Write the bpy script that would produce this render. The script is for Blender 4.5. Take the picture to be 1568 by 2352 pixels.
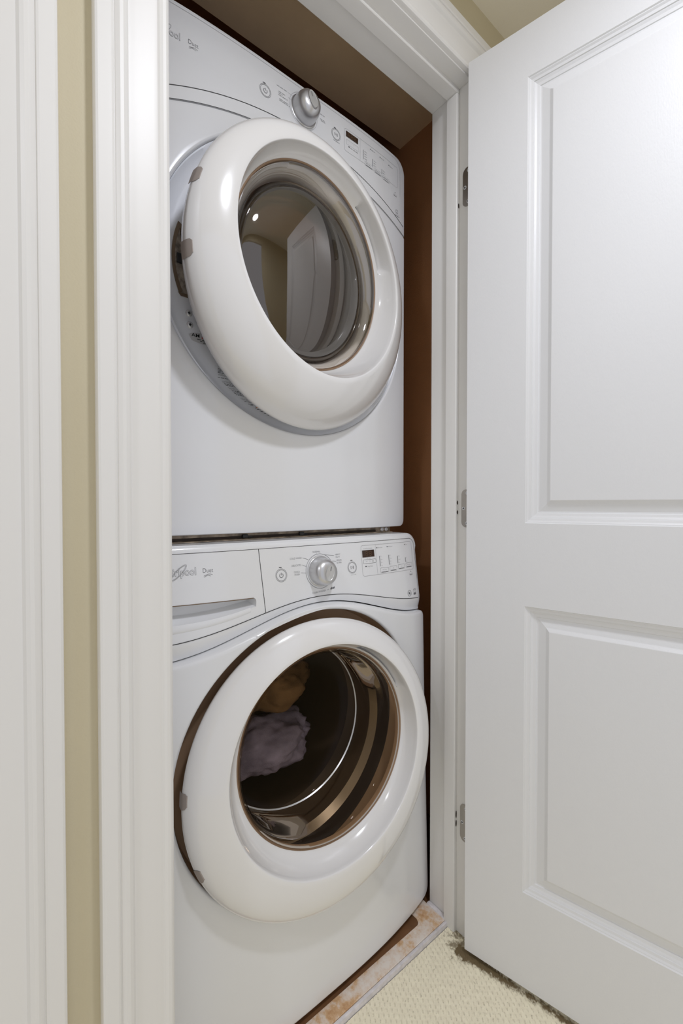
import bpy, bmesh, math, random
from math import sin, cos, pi, radians as R, hypot, atan2, sqrt
from mathutils import Vector, noise
from mathutils.geometry import delaunay_2d_cdt

for o in list(bpy.data.objects): bpy.data.objects.remove(o)
COL = bpy.context.scene.collection
SC = bpy.context.scene

# ------------------------------------------------------------------ camera
# X runs along the closet wall, Y goes into the closet, Z is up; wall face at Y = 0
cam = bpy.data.cameras.new('camera'); camo = bpy.data.objects.new('camera', cam); COL.objects.link(camo)
cam.sensor_fit = 'HORIZONTAL'; cam.sensor_width = 36.0; cam.lens = 36.0*999.4/1568.0
cam.clip_start = 0.02
camo.location = (-0.1972, -0.6157, 1.0354)
camo.rotation_euler = (R(90-0.9214), 0, -R(90-51.7684))
SC.camera = camo

# ------------------------------------------------------------------ world + exposure
w = bpy.data.worlds.new('world'); SC.world = w; w.use_nodes = True
w.node_tree.nodes['Background'].inputs[0].default_value = (0.90, 0.92, 1.0, 1)
w.node_tree.nodes['Background'].inputs[1].default_value = 0.70
SC.view_settings.view_transform = 'Standard'; SC.view_settings.look = 'None'
SC.view_settings.gamma = 1.0; SC.view_settings.use_curve_mapping = False
SC.view_settings.exposure = 0.0

# ------------------------------------------------------------------ lights (recessed ceiling can at the closet, two hall cans added for fill)
HC = 2.198
def can_light(x, y, power, size=0.13, z=HC-0.012):
    l = bpy.data.lights.new('can_light', 'AREA'); l.shape = 'DISK'; l.size = size; l.energy = power; l.spread = R(175)
    l.color = (0.84, 0.87, 0.97)
    o = bpy.data.objects.new('can_light', l); COL.objects.link(o); o.location = (x, y, z)
    return o
CANS = [(0.26, -0.72, 8.6), (-1.15, -0.55, 5.0), (2.0, -0.55, 5.0)]  # the last two are unseen cans added for fill
for x, y, p in CANS: can_light(x, y, p)

# ------------------------------------------------------------------ materials
def mat(name, col, rough=0.5, metal=0.0, noise_amt=0.0, noise_scale=30.0, bump=0.0, bump_scale=200.0, coat=0.0, stretch=None, spec=0.5, emit=None):
    m = bpy.data.materials.new(name); m.use_nodes = True
    nt = m.node_tree; b = nt.nodes['Principled BSDF']
    b.inputs['Base Color'].default_value = (*col, 1); b.inputs['Roughness'].default_value = rough
    b.inputs['Metallic'].default_value = metal; b.inputs['Coat Weight'].default_value = coat
    b.inputs['Specular IOR Level'].default_value = spec
    b.inputs['Coat Roughness'].default_value = 0.06
    tc = nt.nodes.new('ShaderNodeTexCoord'); mp = nt.nodes.new('ShaderNodeMapping')
    nt.links.new(tc.outputs['Object'], mp.inputs['Vector'])
    if stretch: mp.inputs['Scale'].default_value = stretch
    if noise_amt:
        n = nt.nodes.new('ShaderNodeTexNoise'); n.inputs['Scale'].default_value = noise_scale; n.inputs['Detail'].default_value = 5
        nt.links.new(mp.outputs[0], n.inputs['Vector'])
        r = nt.nodes.new('ShaderNodeValToRGB')
        r.color_ramp.elements[0].position = 0.3; r.color_ramp.elements[1].position = 0.7
        r.color_ramp.elements[0].color = (*[c*(1-noise_amt) for c in col], 1)
        r.color_ramp.elements[1].color = (*[min(1, c*(1+noise_amt*0.4)) for c in col], 1)
        nt.links.new(n.outputs['Fac'], r.inputs[0]); nt.links.new(r.outputs[0], b.inputs['Base Color'])
    if bump:
        n2 = nt.nodes.new('ShaderNodeTexNoise'); n2.inputs['Scale'].default_value = bump_scale; n2.inputs['Detail'].default_value = 3
        nt.links.new(mp.outputs[0], n2.inputs['Vector'])
        bp = nt.nodes.new('ShaderNodeBump'); bp.inputs['Strength'].default_value = bump; bp.inputs['Distance'].default_value = 0.001
        nt.links.new(n2.outputs['Fac'], bp.inputs['Height']); nt.links.new(bp.outputs[0], b.inputs['Normal'])
    if emit:
        b.inputs['Emission Color'].default_value = (*emit[0], 1); b.inputs['Emission Strength'].default_value = emit[1]
    return m

def glassmat(name, tint, ior=1.5, rough=0.02, gloss=(1, 1, 1)):
    """tinted clear pane: the straight-through part is tinted, the Fresnel part mirrors"""
    m = bpy.data.materials.new(name); m.use_nodes = True; nt = m.node_tree
    for n in list(nt.nodes): nt.nodes.remove(n)
    out = nt.nodes.new('ShaderNodeOutputMaterial'); mx = nt.nodes.new('ShaderNodeMixShader')
    tr = nt.nodes.new('ShaderNodeBsdfTransparent'); tr.inputs[0].default_value = (*tint, 1)
    gl = nt.nodes.new('ShaderNodeBsdfGlossy'); gl.inputs['Roughness'].default_value = rough; gl.inputs[0].default_value = (*gloss, 1)
    fr = nt.nodes.new('ShaderNodeFresnel'); fr.inputs['IOR'].default_value = ior
    nt.links.new(fr.outputs[0], mx.inputs[0]); nt.links.new(tr.outputs[0], mx.inputs[1]); nt.links.new(gl.outputs[0], mx.inputs[2])
    nt.links.new(mx.outputs[0], out.inputs[0])
    return m

M = dict(
    wall=mat('cream_wall_paint', (0.63, 0.56, 0.39), 0.6, noise_amt=0.02, noise_scale=6, bump=0.25, bump_scale=350),
    ceil=mat('ceiling_paint', (0.88, 0.83, 0.70), 0.7, noise_amt=0.02, noise_scale=5, bump=0.3, bump_scale=260),
    closet=mat('brown_closet_paint', (0.50, 0.24, 0.11), 0.75, noise_amt=0.12, noise_scale=4, bump=0.3, bump_scale=250),
    soffit=mat('tan_soffit_paint', (0.90, 0.68, 0.45), 0.8, noise_amt=0.12, noise_scale=5, bump=0.3, bump_scale=250),
    trim=mat('white_trim_paint', (0.83, 0.815, 0.785), 0.42, noise_amt=0.015, noise_scale=10, bump=0.15, bump_scale=60, stretch=(1, 1, 0.06)),
    door=mat('white_door_paint', (0.80, 0.80, 0.80), 0.38, noise_amt=0.012, noise_scale=4, bump=0.18, bump_scale=420, stretch=(1, 1, 0.35)),
    enamel=mat('white_enamel', (0.835, 0.84, 0.85), 0.22, noise_amt=0.0, coat=0.5),
    dish=mat('blue_white_recess_enamel', (0.89, 0.91, 0.96), 0.25, coat=0.4),
    ring=mat('glossy_white_door_plastic', (0.84, 0.83, 0.82), 0.16, coat=0.8),
    dark=mat('dark_inside', (0.03, 0.018, 0.012), 0.7),
    gap=mat('dark_brown_gasket', (0.34, 0.22, 0.135), 0.5),
    liner=mat('red_brown_window_liner', (0.16, 0.085, 0.04), 0.5),
    band=mat('grey_white_rim_band', (0.88, 0.86, 0.83), 0.3),
    drum=mat('brown_drum_steel', (0.20, 0.15, 0.10), 0.35, metal=0.6),
    print=mat('grey_panel_print', (0.10, 0.10, 0.11), 0.6),
    pale=mat('pale_grey_print', (0.42, 0.42, 0.43), 0.6),
    black=mat('black_print', (0.02, 0.02, 0.02), 0.5),
    red=mat('red_print', (0.6, 0.05, 0.05), 0.5),
    orange=mat('orange_print', (0.85, 0.24, 0.04), 0.5),
    stick=mat('silver_sticker', (0.62, 0.62, 0.63), 0.4),
    display=mat('brown_display_glass', (0.045, 0.022, 0.012), 0.12),
    digit=mat('dim_display_digit', (0.13, 0.075, 0.035), 0.3),
    chrome=mat('brushed_silver_plastic', (0.62, 0.62, 0.63), 0.32, metal=0.8),
    chrome2=mat('polished_silver_face', (0.66, 0.66, 0.66), 0.3, metal=0.7),
    nickel=mat('satin_nickel', (0.42, 0.39, 0.35), 0.3, metal=1.0, noise_amt=0.08, noise_scale=40),
    steel=mat('screw_steel', (0.75, 0.75, 0.76), 0.3, metal=0.35),
    carpet=mat('cream_loop_carpet', (0.99, 0.91, 0.70), 0.95, noise_amt=0.06, noise_scale=90, bump=0.6, bump_scale=900, spec=0.1),
    lint=mat('grey_lint_felt', (0.40, 0.34, 0.28), 0.95, noise_amt=0.6, noise_scale=120, bump=0.8, bump_scale=500),
    bronze=mat('bronze_slot_frame', (0.20, 0.14, 0.09), 0.4, metal=0.2),
    rail=mat('dirty_metal_rail', (0.42, 0.34, 0.26), 0.5, metal=0.3, noise_amt=0.6, noise_scale=60),
    grey=mat('grey_brown_tab', (0.36, 0.31, 0.28), 0.4),
    cloth=mat('dark_purple_terry_cloth', (0.52, 0.46, 0.62), 0.95, noise_amt=0.5, noise_scale=14, bump=1.0, bump_scale=500, spec=0.1),
    cloth2=mat('dark_brown_cloth', (0.26, 0.155, 0.075), 0.95, noise_amt=0.4, noise_scale=12, bump=1.0, bump_scale=400, spec=0.1),
    grout=mat('white_caulk', (0.78, 0.74, 0.74), 0.6, noise_amt=0.2, noise_scale=60, bump=0.5, bump_scale=120),
    tileb=mat('brown_closet_tile', (0.19, 0.085, 0.032), 0.55, noise_amt=0.3, noise_scale=20),  # also colours the strip that stands in for the washer's shadow
    glass_d=glassmat('brown_tinted_window', (0.62, 0.45, 0.28), 2.3, 0.03, (1.0, 0.96, 0.90)),
    glass_c=glassmat('clear_window_rim', (0.92, 0.88, 0.83), 2.2, 0.04),
    glass_w=glassmat('smoky_door_bowl', (0.90, 0.85, 0.77), 1.26, 0.02, (0.55, 0.50, 0.45)),
    lamp=mat('lit_lamp_lens', (1, 1, 1), 0.5, emit=((1.0, 0.96, 0.9), 6.0)),
)
# stone threshold: veined travertine
def stone():
    m = mat('travertine_threshold', (0.75, 0.6, 0.45), 0.35); nt = m.node_tree; b = nt.nodes['Principled BSDF']
    tc = nt.nodes.new('ShaderNodeTexCoord')
    n = nt.nodes.new('ShaderNodeTexNoise'); n.inputs['Scale'].default_value = 22; n.inputs['Detail'].default_value = 9; n.inputs['Roughness'].default_value = 0.7
    nt.links.new(tc.outputs['Object'], n.inputs['Vector'])
    r = nt.nodes.new('ShaderNodeValToRGB'); cr = r.color_ramp
    cr.elements[0].position = 0.32; cr.elements[0].color = (0.50, 0.25, 0.10, 1)
    cr.elements[1].position = 0.62; cr.elements[1].color = (0.82, 0.74, 0.66, 1)
    e = cr.elements.new(0.45); e.color = (0.68, 0.45, 0.26, 1)
    e = cr.elements.new(0.52); e.color = (0.76, 0.62, 0.50, 1)
    nt.links.new(n.outputs['Fac'], r.inputs[0]); nt.links.new(r.outputs[0], b.inputs['Base Color'])
    return m
M['stone'] = stone()
# carpet with stains and painted shade in a strip along the door and jamb foot
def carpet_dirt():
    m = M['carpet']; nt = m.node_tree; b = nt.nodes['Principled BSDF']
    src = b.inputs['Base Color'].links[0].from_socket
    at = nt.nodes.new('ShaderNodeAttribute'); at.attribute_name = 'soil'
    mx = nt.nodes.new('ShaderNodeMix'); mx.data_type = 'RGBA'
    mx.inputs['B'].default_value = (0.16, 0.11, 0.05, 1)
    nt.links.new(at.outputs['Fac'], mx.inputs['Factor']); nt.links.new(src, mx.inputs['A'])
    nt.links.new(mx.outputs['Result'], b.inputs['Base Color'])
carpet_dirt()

# ------------------------------------------------------------------ object helpers
def link(name, verts, faces, m, parent=None, smooth=None, mats=None, fmats=None):
    me = bpy.data.meshes.new(name); me.from_pydata([tuple(v) for v in verts], [], faces)
    bm = bmesh.new(); bm.from_mesh(me); bmesh.ops.recalc_face_normals(bm, faces=bm.faces); bm.to_mesh(me); bm.free()
    me.materials.append(m)
    if mats:
        for x in mats: me.materials.append(x)
        me.polygons.foreach_set('material_index', fmats)
    if smooth is not None:
        me.polygons.foreach_set('use_smooth', [True]*len(me.polygons)); me.set_sharp_from_angle(angle=R(smooth))
    o = bpy.data.objects.new(name, me); COL.objects.link(o)
    if parent: o.parent = parent
    return o
def tag(o, label, cat=None, group=None, kind=None):
    o['label'] = label
    if cat: o['category'] = cat
    if group: o['group'] = group
    if kind: o['kind'] = kind
    return o
def empty(name, label, cat, group=None):
    o = bpy.data.objects.new(name, None); COL.objects.link(o); o.empty_display_size = 0.05
    return tag(o, label, cat, group)

class MB:
    def __init__(s): s.v = []; s.f = []
    def add(s, v, f):
        k = len(s.v); s.v += [tuple(p) for p in v]; s.f += [tuple(i+k for i in g) for g in f]
    def box(s, a, b, bev=0.0, seg=2, fn=None):
        bm = bmesh.new(); bmesh.ops.create_cube(bm, size=1)
        for v in bm.verts:
            v.co = Vector([(a[i]+b[i])/2 + v.co[i]*abs(b[i]-a[i]) for i in range(3)])
        if bev: bmesh.ops.bevel(bm, geom=bm.edges[:], offset=bev, segments=seg, affect='EDGES', profile=0.6)
        bm.verts.ensure_lookup_table()
        V = [v.co.copy() for v in bm.verts]
        if fn: V = [fn(*v) for v in V]
        s.add(V, [[v.index for v in f.verts] for f in bm.faces]); bm.free()
    def loft(s, rings, closed=True, cap0=False, cap1=False):
        n = len(rings[0]); k = len(s.v)
        for r in rings: s.v += [tuple(p) for p in r]
        for i in range(len(rings)-1):
            for j in range(n if closed else n-1):
                a = k+i*n+j; b = k+i*n+(j+1) % n
                s.f.append((a, b, b+n, a+n))
        if cap0: s.f.append(tuple(k+j for j in range(n)))
        if cap1: s.f.append(tuple(k+(len(rings)-1)*n+j for j in range(n)))
    def tube(s, pts, r, n=8, cap=True):
        pts = [Vector(p) for p in pts]; rings = []
        for i, p in enumerate(pts):
            d = (pts[min(i+1, len(pts)-1)]-pts[max(i-1, 0)]).normalized()
            a = d.orthogonal().normalized(); b = d.cross(a)
            rr = r[i] if isinstance(r, (list, tuple)) else r
            rings.append([p+a*cos(2*pi*j/n)*rr+b*sin(2*pi*j/n)*rr for j in range(n)])
        s.loft(rings, True, cap, cap)
    def build(s, name, m, parent=None, smooth=None): return link(name, s.v, s.f, m, parent, smooth)

def struct(name, a, b, m, label, cat, bev=0.0):
    q = MB(); q.box(a, b, bev); o = q.build(name, m, None, 30 if bev else None)
    return tag(o, label, cat, kind='structure')

# ------------------------------------------------------------------ dimensions from the photograph
W = 0.6673; H = 2.0155; JD = 0.114
XR = 0.815; SOF = 2.165; SOFY = 0.37; BACK = 1.06

# ------------------------------------------------------------------ setting
# closet wall, hall side (cream); three pieces around the two door openings
def wallpiece(q, x0, x1, z0, z1): q.box((x0, 0, z0), (x1, JD, z1))
q = MB()
wallpiece(q, -0.2245+0.0, -0.031, 0, HC)
wallpiece(q, -1.60, -0.96, 0, HC); wallpiece(q, -0.96, -0.2245, 2.04, HC)
wallpiece(q, -0.031, W+0.02, H+0.02, HC); wallpiece(q, W+0.02, 2.6, 0, HC)
tag(q.build('wall_front', M['wall']), 'cream painted hall wall strip between the two white door casings', 'wall', kind='structure')
struct('ceiling', (-1.6, -1.25, HC), (2.6, JD, HC+0.06), M['ceil'], 'cream hall ceiling above the closet door', 'ceiling')
q = MB(); q.box((-1.6, -1.31, 0), (-0.85, -1.25, HC)); q.box((0.62, -1.31, 0), (2.6, -1.25, HC)); q.box((-0.85, -1.31, 2.08), (0.62, -1.25, HC))  # gap between the pieces is added so world light fills the hall
tag(q.build('wall_back', M['wall']), 'cream hall wall behind the photographer with a wide opening to a bright room', 'wall', kind='structure')
struct('floor', (-1.6, -1.25, -0.06), (2.6, 0.05, -0.004), M['carpet'], 'cream carpeted hall floor beyond the textured patch', 'floor')
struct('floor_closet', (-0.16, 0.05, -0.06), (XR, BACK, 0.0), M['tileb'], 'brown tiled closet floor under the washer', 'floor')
struct('wall_right', (XR, JD, 0), (XR+0.05, BACK+0.05, 2.45), M['closet'], 'dark reddish brown closet side wall right of the machines', 'wall')
struct('wall_left', (-0.21, JD, 0), (-0.16, BACK+0.05, 2.45), M['closet'], 'dark brown closet side wall left of the machines', 'wall')
struct('wall_rear', (-0.16, BACK, 0), (XR, BACK+0.05, 2.45), M['closet'], 'dark brown closet wall behind the stacked machines', 'wall')
struct('ceiling_closet', (-0.16, SOFY, 2.40), (XR, BACK, 2.45), M['closet'], 'dark high closet ceiling behind the tan soffit', 'ceiling')
struct('trim_soffit', (-0.16, JD, SOF), (XR, SOFY, 2.45), M['soffit'], 'tan brown painted soffit above the dryer inside the closet', 'soffit')
q = MB(); q.box((W+0.019, JD-0.002, 0), (XR, JD+0.012, SOF)); q.box((-0.16, JD-0.002, 0), (-0.031, JD+0.012, SOF)); q.box((-0.16, JD-0.002, H+0.02), (XR, JD+0.012, SOF))
tag(q.build('wall_inner', M['closet']), 'dark brown inner face of the closet front wall beside the opening', 'wall', kind='structure')

# casing profile: (distance from inner edge, thickness)
PROF = [(0.0, 0.0), (0.0, 0.0055), (0.0012, 0.0085), (0.004, 0.0105), (0.008, 0.0112), (0.012, 0.0102), (0.0146, 0.0082), (0.0158, 0.0085),
        (0.020, 0.0092), (0.034, 0.0104), (0.048, 0.0116), (0.0505, 0.0118), (0.0512, 0.0128), (0.0535, 0.0165), (0.0575, 0.0188), (0.0615, 0.0190),
        (0.0650, 0.0172), (0.0672, 0.0152), (0.0680, 0.0152), (0.0688, 0.0172), (0.071, 0.0184), (0.086, 0.0184), (0.0885, 0.0170), (0.0893, 0.0145), (0.0893, 0.0)]
Zi = H+0.004
def casing_leg(name, xi, sgn, label, prof=PROF):
    r0 = [(xi+sgn*t, -h, 0.0) for t, h in prof]; r1 = [(xi+sgn*t, -h, Zi+t) for t, h in prof]
    q = MB(); q.loft([r0, r1], True, True, True)
    return tag(q.build(name, M['trim'], None, 22), label, 'door casing', kind='structure')
casing_leg('trim_1', -0.0125, -1, 'white moulded casing leg along the left side of the closet opening')
casing_leg('trim_2', W+0.004, 1, 'white moulded casing leg behind the open door at the right jamb')
q = MB(); q.loft([[(-0.0125-t, -h, Zi+t) for t, h in PROF], [(W+0.004+t, -h, Zi+t) for t, h in PROF]], True, True, True)
tag(q.build('trim_3', M['trim'], None, 22), 'white moulded head casing above the closet opening', 'door casing', kind='structure')
casing_leg('trim_4', -0.1385-0.0893, 1, 'white moulded casing of the next doorway at the far left edge')
# closet door frame: jambs and stops
def jamb(name, a, b, label, stop_a, stop_b):
    q = MB(); q.box(a, b, 0.0016, 2); o = q.build(name, M['trim'], None, 30)
    tag(o, label, 'door jamb', kind='structure')
    s = MB(); s.box(stop_a, stop_b, 0.0035, 3); s.build('door_stop', M['trim'], o, 30)
    return o
YS1, YS2 = 0.030, 0.0615
jr = jamb('trim_5', (W, 0, 0), (W+0.019, JD, H+0.019), 'white right jamb of the closet opening carrying the hinges', (W-0.011, YS1, 0), (W+0.004, YS2, H-0.011))
jamb('trim_6', (-0.030, 0, 0), (-0.011, JD, H+0.019), 'white left jamb of the closet opening beside the washer', (-0.015, YS1, 0), (0.0, YS2, H-0.011))
jamb('trim_7', (-0.011, 0, H), (W, JD, H+0.019), 'white head jamb across the top of the closet opening', (-0.011, YS1, H-0.011), (W, YS2, H+0.004))
# scuffs of hinge oil in the corner of the stop
for z, hh in ((1.742, 0.006), (1.041, 0.005), (1.018, 0.005), (0.288, 0.009), (0.266, 0.008)):
    s = MB(); s.loft([[(W-0.0035+0.0022*cos(2*pi*k/14), y, z+hh*sin(2*pi*k/14)) for k in range(14)] for y in (YS1+0.0005, YS1-0.0004)], True, True, True)
    s.build('grease_mark', M['dark'], jr)
# jamb and slab of the door at far left
jamb('trim_8', (-0.96, 0, 0), (-0.941, JD, 2.035), 'white jamb of the next doorway on its far side', (-0.945, 0.04, 0), (-0.93, 0.07, 2.02))
jamb('trim_9', (-0.2435, 0, 0), (-0.2245, JD, 2.035), 'white jamb of the next doorway on its near side', (-0.254, 0.04, 0), (-0.24, 0.07, 2.02))
struct('door_2', (-0.939, 0.002, 0.012), (-0.2455, 0.038, 2.03), M['door'], 'white closed door of the next doorway left of the frame', 'door', 0.002)

# threshold: stone slab with white caulked edge
Lp = [(-0.010, 0.0575), (W-0.010, 0.0575), (W-0.010, 0.20), (0.604, 0.20), (0.604, 0.100), (0.600, 0.0925), (0.594, 0.0890), (-0.010, 0.0890)]  # rear edge cut along the outline of the washer's shadow
q = MB(); q.loft([[(x, y, -0.03) for x, y in Lp], [(x, y, 0.0115) for x, y in Lp]], True, True, False)
q.loft([[(x, y, 0.0115) for x, y in Lp], [(x+(0.001 if x < 0 else -0.001 if x > 0.61 else 0), y+(0.001 if y < 0.06 else 0), 0.0125) for x, y in Lp]], True, False, True)
th = tag(q.build('trim_10', M['stone'], None, 30), 'orange and beige veined stone threshold in front of the washer', 'threshold', kind='structure')
q = MB(); q.box((-0.010, 0.0495, -0.03), (W-0.002, 0.0575, 0.0115), 0.0035, 2); q.box((W-0.012, 0.0575, -0.03), (W+0.0, 0.115, 0.0150), 0.003, 2)
q.build('caulk_edge', M['grout'], th, 30)

struct('trim_11', (-0.010, 0.0892, -0.03), (0.6038, 0.20, 0.0112), M['tileb'], 'dark brown tile strip in the shade under the washer front', 'tile')  # dark strip laid where the washer's shadow falls
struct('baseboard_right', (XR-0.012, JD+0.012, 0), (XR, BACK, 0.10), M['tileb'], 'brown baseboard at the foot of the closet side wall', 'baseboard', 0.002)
# carpet patch with real loops
def carpet():
    x0, x1, y0, y1, st = -0.12, 0.72, -0.56, 0.0492, 0.0018
    nx = int((x1-x0)/st); ny = int((y1-y0)/st); V = []; F = []; soil = []
    dhx, dhy = 0.6365, -0.0157; ddx, ddy = 0.2363, -0.9717
    for j in range(ny+1):
        for i in range(nx+1):
            x = x0+i*st; y = y0+j*st
            # lattice of small tufts turned about 15 degrees, each closed by a short slanted slit
            a = (x*cos(0.25)+y*sin(0.25)); b = (-x*sin(0.25)+y*cos(0.25))
            r = math.floor(b/0.0085); la = ((a+(r % 2)*0.006)/0.012) % 1.0*0.012-0.006; lb = (b/0.0085) % 1.0*0.0085-0.00425
            jx = 0.0009*noise.noise((math.floor((a+(r % 2)*0.006)/0.012)*3.1, r*1.7, 0.5))
            u_ = (la+jx)*0.80+lb*0.60; v_ = -(la+jx)*0.60+lb*0.80
            slit = max(0.0, 1-abs(v_+0.0006*cos(u_*500))/0.0011)*max(0.0, min(1.0, (0.0036-abs(u_))/0.0008))
            h = 0.0011*cos(la/0.006*pi/2)*cos(lb/0.00425*pi/2)-0.0026*slit+0.0007*noise.noise((x*90, y*90, 0))
            V.append((x, y, h+0.0006))
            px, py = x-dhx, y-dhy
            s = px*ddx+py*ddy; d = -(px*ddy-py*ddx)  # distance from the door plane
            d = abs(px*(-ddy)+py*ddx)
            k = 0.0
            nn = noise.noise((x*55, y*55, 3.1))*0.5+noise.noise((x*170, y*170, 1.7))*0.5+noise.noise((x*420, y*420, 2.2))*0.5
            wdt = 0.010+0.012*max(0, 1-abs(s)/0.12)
            if s > -0.02: k = max(0, min(1, (wdt+0.012*nn-d)/0.008))  # dirt together with painted shade under the door edge
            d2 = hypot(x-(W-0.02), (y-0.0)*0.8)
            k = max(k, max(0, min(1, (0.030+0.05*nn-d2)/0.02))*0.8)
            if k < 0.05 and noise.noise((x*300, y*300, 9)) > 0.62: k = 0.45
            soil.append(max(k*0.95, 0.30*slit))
    for j in range(ny):
        for i in range(nx):
            a = j*(nx+1)+i; F.append((a, a+1, a+nx+2, a+nx+1))
    me = bpy.data.meshes.new('carpet'); me.from_pydata(V, [], F)
    me.materials.append(M['carpet']); me.polygons.foreach_set('use_smooth', [True]*len(F))
    at = me.attributes.new('soil', 'FLOAT', 'POINT'); at.data.foreach_set('value', soil)
    o = bpy.data.objects.new('carpet', me); COL.objects.link(o)
    tag(o, 'cream loop pile carpet with small slanted tufts before the closet', 'carpet', kind='stuff')
carpet()

# ------------------------------------------------------------------ open closet door (hinged at the right jamb, 103.7 degrees open)
TH = R(13.6664)
HP = Vector((0.6365, -0.0157, 0)); DD = Vector((sin(TH), -cos(TH), 0)); NN = Vector((-cos(TH), -sin(TH), 0))
DW, DT, DZ0, DZ1 = 0.650, 0.035, 0.012, 2.022
def dp(s, z, n): return HP+DD*s+NN*n+Vector((0, 0, z))
S0, S1 = 0.1265, DW-0.1265
PZ = [(0.9974, 1.9159), (0.2149, 0.8232)]
q = MB(); ss = [0, S0, S1, DW]; zs = [DZ0, PZ[1][0], PZ[1][1], PZ[0][0], PZ[0][1], DZ1]
for n in (0.0, -DT):
    for i in range(3):
        for j in range(5):
            if i == 1 and j in (1, 3): continue
            q.add([dp(ss[i], zs[j], n), dp(ss[i+1], zs[j], n), dp(ss[i+1], zs[j+1], n), dp(ss[i], zs[j+1], n)], [(0, 1, 2, 3)])
def side(s0, z0, s1, z1): q.add([dp(s0, z0, 0), dp(s1, z1, 0), dp(s1, z1, -DT), dp(s0, z0, -DT)], [(0, 1, 2, 3)])
side(0, DZ0, 0, DZ1); side(DW, DZ0, DW, DZ1); side(0, DZ0, DW, DZ0); side(0, DZ1, DW, DZ1)
bm = bmesh.new(); me = bpy.data.meshes.new('tmp')
door = q.build('door_1', M['door'])
tag(door, 'white two-panel closet door standing open at the right', 'door', kind='structure')
PD = [(0, 0), (0.0018, -0.0022), (0.0030, -0.0024), (0.0060, -0.0048), (0.0105, -0.0060), (0.0112, -0.0078), (0.0122, -0.0080), (0.0160, -0.0100), (0.0212, -0.0112),
      (0.0222, -0.0128), (0.0250, -0.0130), (0.0400, -0.0092), (0.0412, -0.0086), (0.0470, -0.0045), (0.0480, -0.0042)]
for (z0, z1) in PZ:
    for front in (1, 0):
        q = MB(); rings = []
        for t, d in PD:
            n = d if front else -DT-d
            rings.append([dp(S0+t, z0+t, n), dp(S1-t, z0+t, n), dp(S1-t, z1-t, n), dp(S0+t, z1-t, n)])
        q.loft(rings, True, False, True)
        q.build('panel', M['door'], door)
# hinges: leaf let into the jamb, knuckle behind the door corner
def hinge(zc):
    q = MB(); hh = 0.0445; y0, y1, r = -0.008, 0.0200, 0.0125
    pts = []
    for cy, cz, a0 in ((y1-r, zc+hh-r, 0), (y0, zc+hh, None), (y0, zc-hh, None), (y1-r, zc-hh+r, -90)):
        if a0 is None: pts.append((cy, cz)); continue
        for k in range(9):
            a = R(a0+90*k/8); pts.append((cy+r*cos(a), cz+r*sin(a)))
    q.loft([[(W+0.001, y, z) for y, z in pts], [(W-0.0016, y, z) for y, z in pts], [(W-0.0020, y-0.0004 if y > 0 else y, z) for y, z in pts]], True, True, True)
    q.tube([(W+0.0045, -0.024, zc-hh), (W+0.0045, -0.024, zc+hh)], 0.005, 12)
    for k in (-1, 1): q.tube([(W+0.0045, -0.024, zc+k*hh), (W+0.0045, -0.024, zc+k*(hh+0.004))], [0.005, 0.002], 12)
    h = q.build('hinge', M['nickel'], door, 30)
    for y, dz in ((0.0035, 0.036), (0.0135, 0.0), (0.0045, -0.035)):
        s = MB(); rings = []
        for n, rr in ((0.0, 0.0042), (0.0008, 0.0040), (0.0010, 0.0034), (0.0006, 0.0030)):
            rings.append([(W-0.0019-n, y+rr*cos(2*pi*k/16), zc+dz+rr*sin(2*pi*k/16)) for k in range(16)])
        s.loft(rings, True, False, True); s.build('screw', M['steel'], h, 30)
        s = MB(); s.box((W-0.0033, y-0.0022, zc+dz-0.0005), (W-0.0023, y+0.0022, zc+dz+0.0005)); s.box((W-0.0033, y-0.0005, zc+dz-0.0022), (W-0.0023, y+0.0005, zc+dz+0.0022))
        s.build('screw_slot', M['black'], h)
for z in (1.776, 1.0276, 0.2776): hinge(z)

# ------------------------------------------------------------------ appliance helpers
XC, HW = 0.337, 0.338
XL, XRT = XC-HW, XC+HW
def tt(x): return min(1.15, abs(x-XC)/HW)

def boundary(cx, cz, inside, n):
    out = []
    for k in range(n):
        a = 2*pi*k/n; lo, hi = 0.0, 1.2
        for _ in range(34):
            m = (lo+hi)/2
            if inside(cx+m*cos(a), cz+m*sin(a)): lo = m
            else: hi = m
        out.append((a, lo))
    return out
def shell(cx, cz, inside, Yf, yback, hole=None, n=720, rows=14, bev=0.007):
    """front skin from a round hole (or a centre point) to its outline, rounded edge, sides going back"""
    B = boundary(cx, cz, inside, n); q = MB(); rings = []
    def ring(fr, dy):
        r = []
        for a, rad in B:
            m = fr(rad); x, z = cx+m*cos(a), cz+m*sin(a); r.append((x, Yf(x, z)+dy, z))
        return r
    r0 = hole if hole else 0.002
    if hole:
        rings.append(ring(lambda rad: hole, 0.007)); rings.append(ring(lambda rad: hole+0.0006, 0.003)); rings.append(ring(lambda rad: hole+0.003, 0.0006))
        r0 = hole+0.006
    for i in range(rows+1):
        t = i/rows
        rings.append(ring(lambda rad: r0+(max(rad-bev, r0)-r0)*t, 0.0))
    for k in range(1, 5):
        a = k/4*pi/2
        rings.append(ring(lambda rad: rad-bev+bev*sin(a), bev*(1-cos(a))))
    rings.append([(p[0], yback, p[2]) for p in rings[-1]])
    q.loft(rings, True, not hole, True)
    return q
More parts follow.
